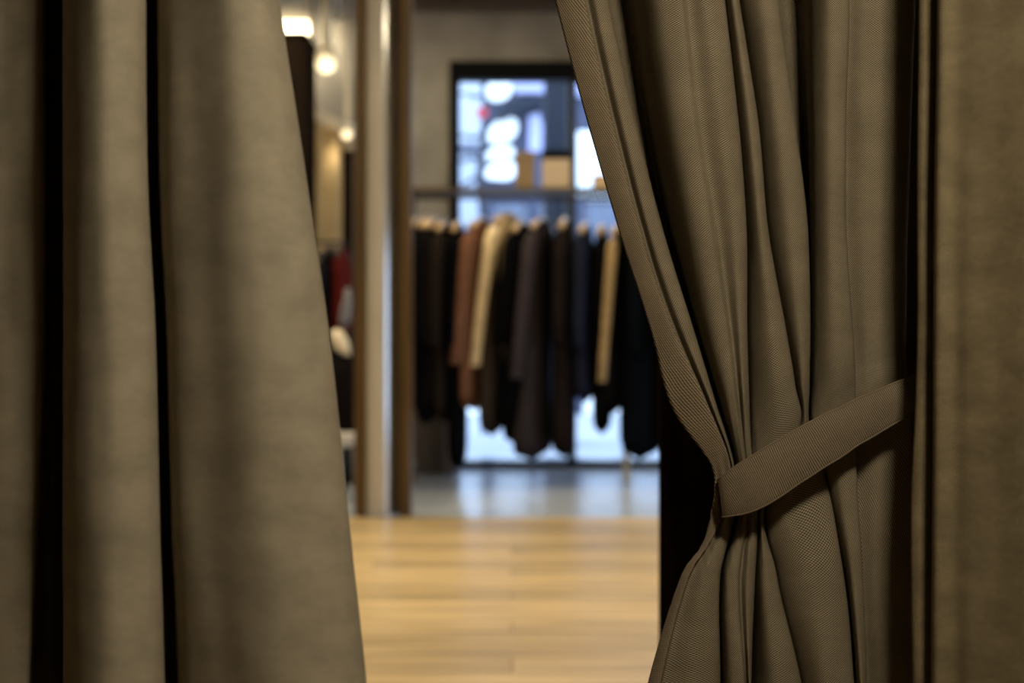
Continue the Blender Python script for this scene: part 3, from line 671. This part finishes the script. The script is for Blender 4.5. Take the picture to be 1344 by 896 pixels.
for args in ((655, 117, 17, 15, 20, 0.9, -3), (660, 172, 20, 16, 20, 0.9, -7), (655, 199, 20, 8.5, 20, 0.7, 0), (655, 222, 22, 14, 20, 0.7, 1)):
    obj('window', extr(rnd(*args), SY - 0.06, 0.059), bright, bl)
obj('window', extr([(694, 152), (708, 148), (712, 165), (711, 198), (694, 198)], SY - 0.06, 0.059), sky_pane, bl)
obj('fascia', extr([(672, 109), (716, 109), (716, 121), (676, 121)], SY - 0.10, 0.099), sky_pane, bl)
obj('canopy', extr([(648, 150), (668, 134), (716, 124), (716, 131), (684, 140), (660, 152)], SY - 0.5, 0.49), slate, bl)
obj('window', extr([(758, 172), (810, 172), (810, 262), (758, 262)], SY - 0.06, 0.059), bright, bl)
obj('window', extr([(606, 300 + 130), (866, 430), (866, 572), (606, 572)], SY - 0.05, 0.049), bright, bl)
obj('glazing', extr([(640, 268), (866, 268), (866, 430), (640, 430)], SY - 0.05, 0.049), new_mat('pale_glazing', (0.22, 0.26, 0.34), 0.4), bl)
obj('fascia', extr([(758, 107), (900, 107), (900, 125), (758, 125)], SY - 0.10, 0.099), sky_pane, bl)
for px in (640, 700, 760, 820): obj('pier', bx((sp(px, 0).x - 0.05, SY - 0.14, -0.06), (sp(px, 0).x + 0.05, SY - 0.06, sp(0, 262).z)), blue_wall, bl)
bl2 = empty('white_building', (0, 0, 0)); tag(bl2, 'pale white building farther down the street behind the tree', 'building')
obj('wall', bx((-9, 24, -0.06), (sp(636, 0, 24).x, 28, 5.2)), new_mat('white_render', (0.75, 0.82, 0.9), 0.8), bl2)
for i in range(3): obj('ledge', bx((-9, 23.86, 1.2 + i * 1.4), (sp(636, 0, 24).x, 23.999, 1.3 + i * 1.4)), blue_wall, bl2)
col_ = empty('street_column', (P(731, 0, 12).x, 12, -0.06)); tag(col_, 'broad slate-blue column outside the window', 'column')
hw = (P(748, 0, 12).x - P(715, 0, 12).x) / 2
obj('shaft', bx((-hw, -0.15, 0.25), (hw, 0.25, 4.2), 0.01), slate, col_)
obj('base', bx((-hw - 0.04, -0.19, 0), (hw + 0.04, 0.29, 0.249), 0.01), slate, col_)
bark = noisy('bark', (0.05, 0.06, 0.08), (0.10, 0.11, 0.14), 8, 0.9)
tree = empty('street_tree', (P(637, 0, 14).x, 14, -0.06)); tag(tree, 'thin bare street tree behind the left window pane', 'tree')
def tp(px, py): return P(px, py, 14) - tree.location
obj('trunk', tube(bmesh.new(), [tp(640, 566), tp(641, 400), tp(637, 300), tp(630, 235), tp(634, 190), tp(637, 150), tp(634, 110), tp(638, 40)], [0.07, 0.055, 0.05, 0.045, 0.035, 0.025, 0.02, 0.012], 8), bark, tree, True)
for pts in ([(632, 212), (620, 206), (604, 212), (585, 204)], [(635, 175), (622, 181), (606, 178), (590, 184)], [(636, 125), (622, 128), (610, 122), (598, 126)], [(630, 232), (616, 238), (604, 246), (590, 240)],
            [(634, 200), (650, 188), (668, 190), (684, 186)], [(632, 222), (650, 209), (664, 209), (680, 207)], [(636, 150), (645, 140), (660, 134), (680, 126)], [(630, 238), (648, 238), (668, 240), (690, 236)]):
    obj('branch', tube(bmesh.new(), [tp(*q) for q in pts], [0.026, 0.020, 0.016, 0.008], 6), bark, tree, True)
sg = empty('street_sign', (P(633, 0, 13).x, 13, -0.06)); tag(sg, 'small red street sign on a thin pole by the tree', 'sign')
zz = P(0, 148, 13).z + 0.06
obj('pole', tube(bmesh.new(), [(0, 0.02, 0), (0, 0.02, zz)], 0.012, 8), bark, sg, True)
obj('disc', tube(bmesh.new(), [(0, -0.01, zz), (0, 0.005, zz)], 0.055, 20), new_mat('red_sign', (0.8, 0.09, 0.12), 0.4), sg)
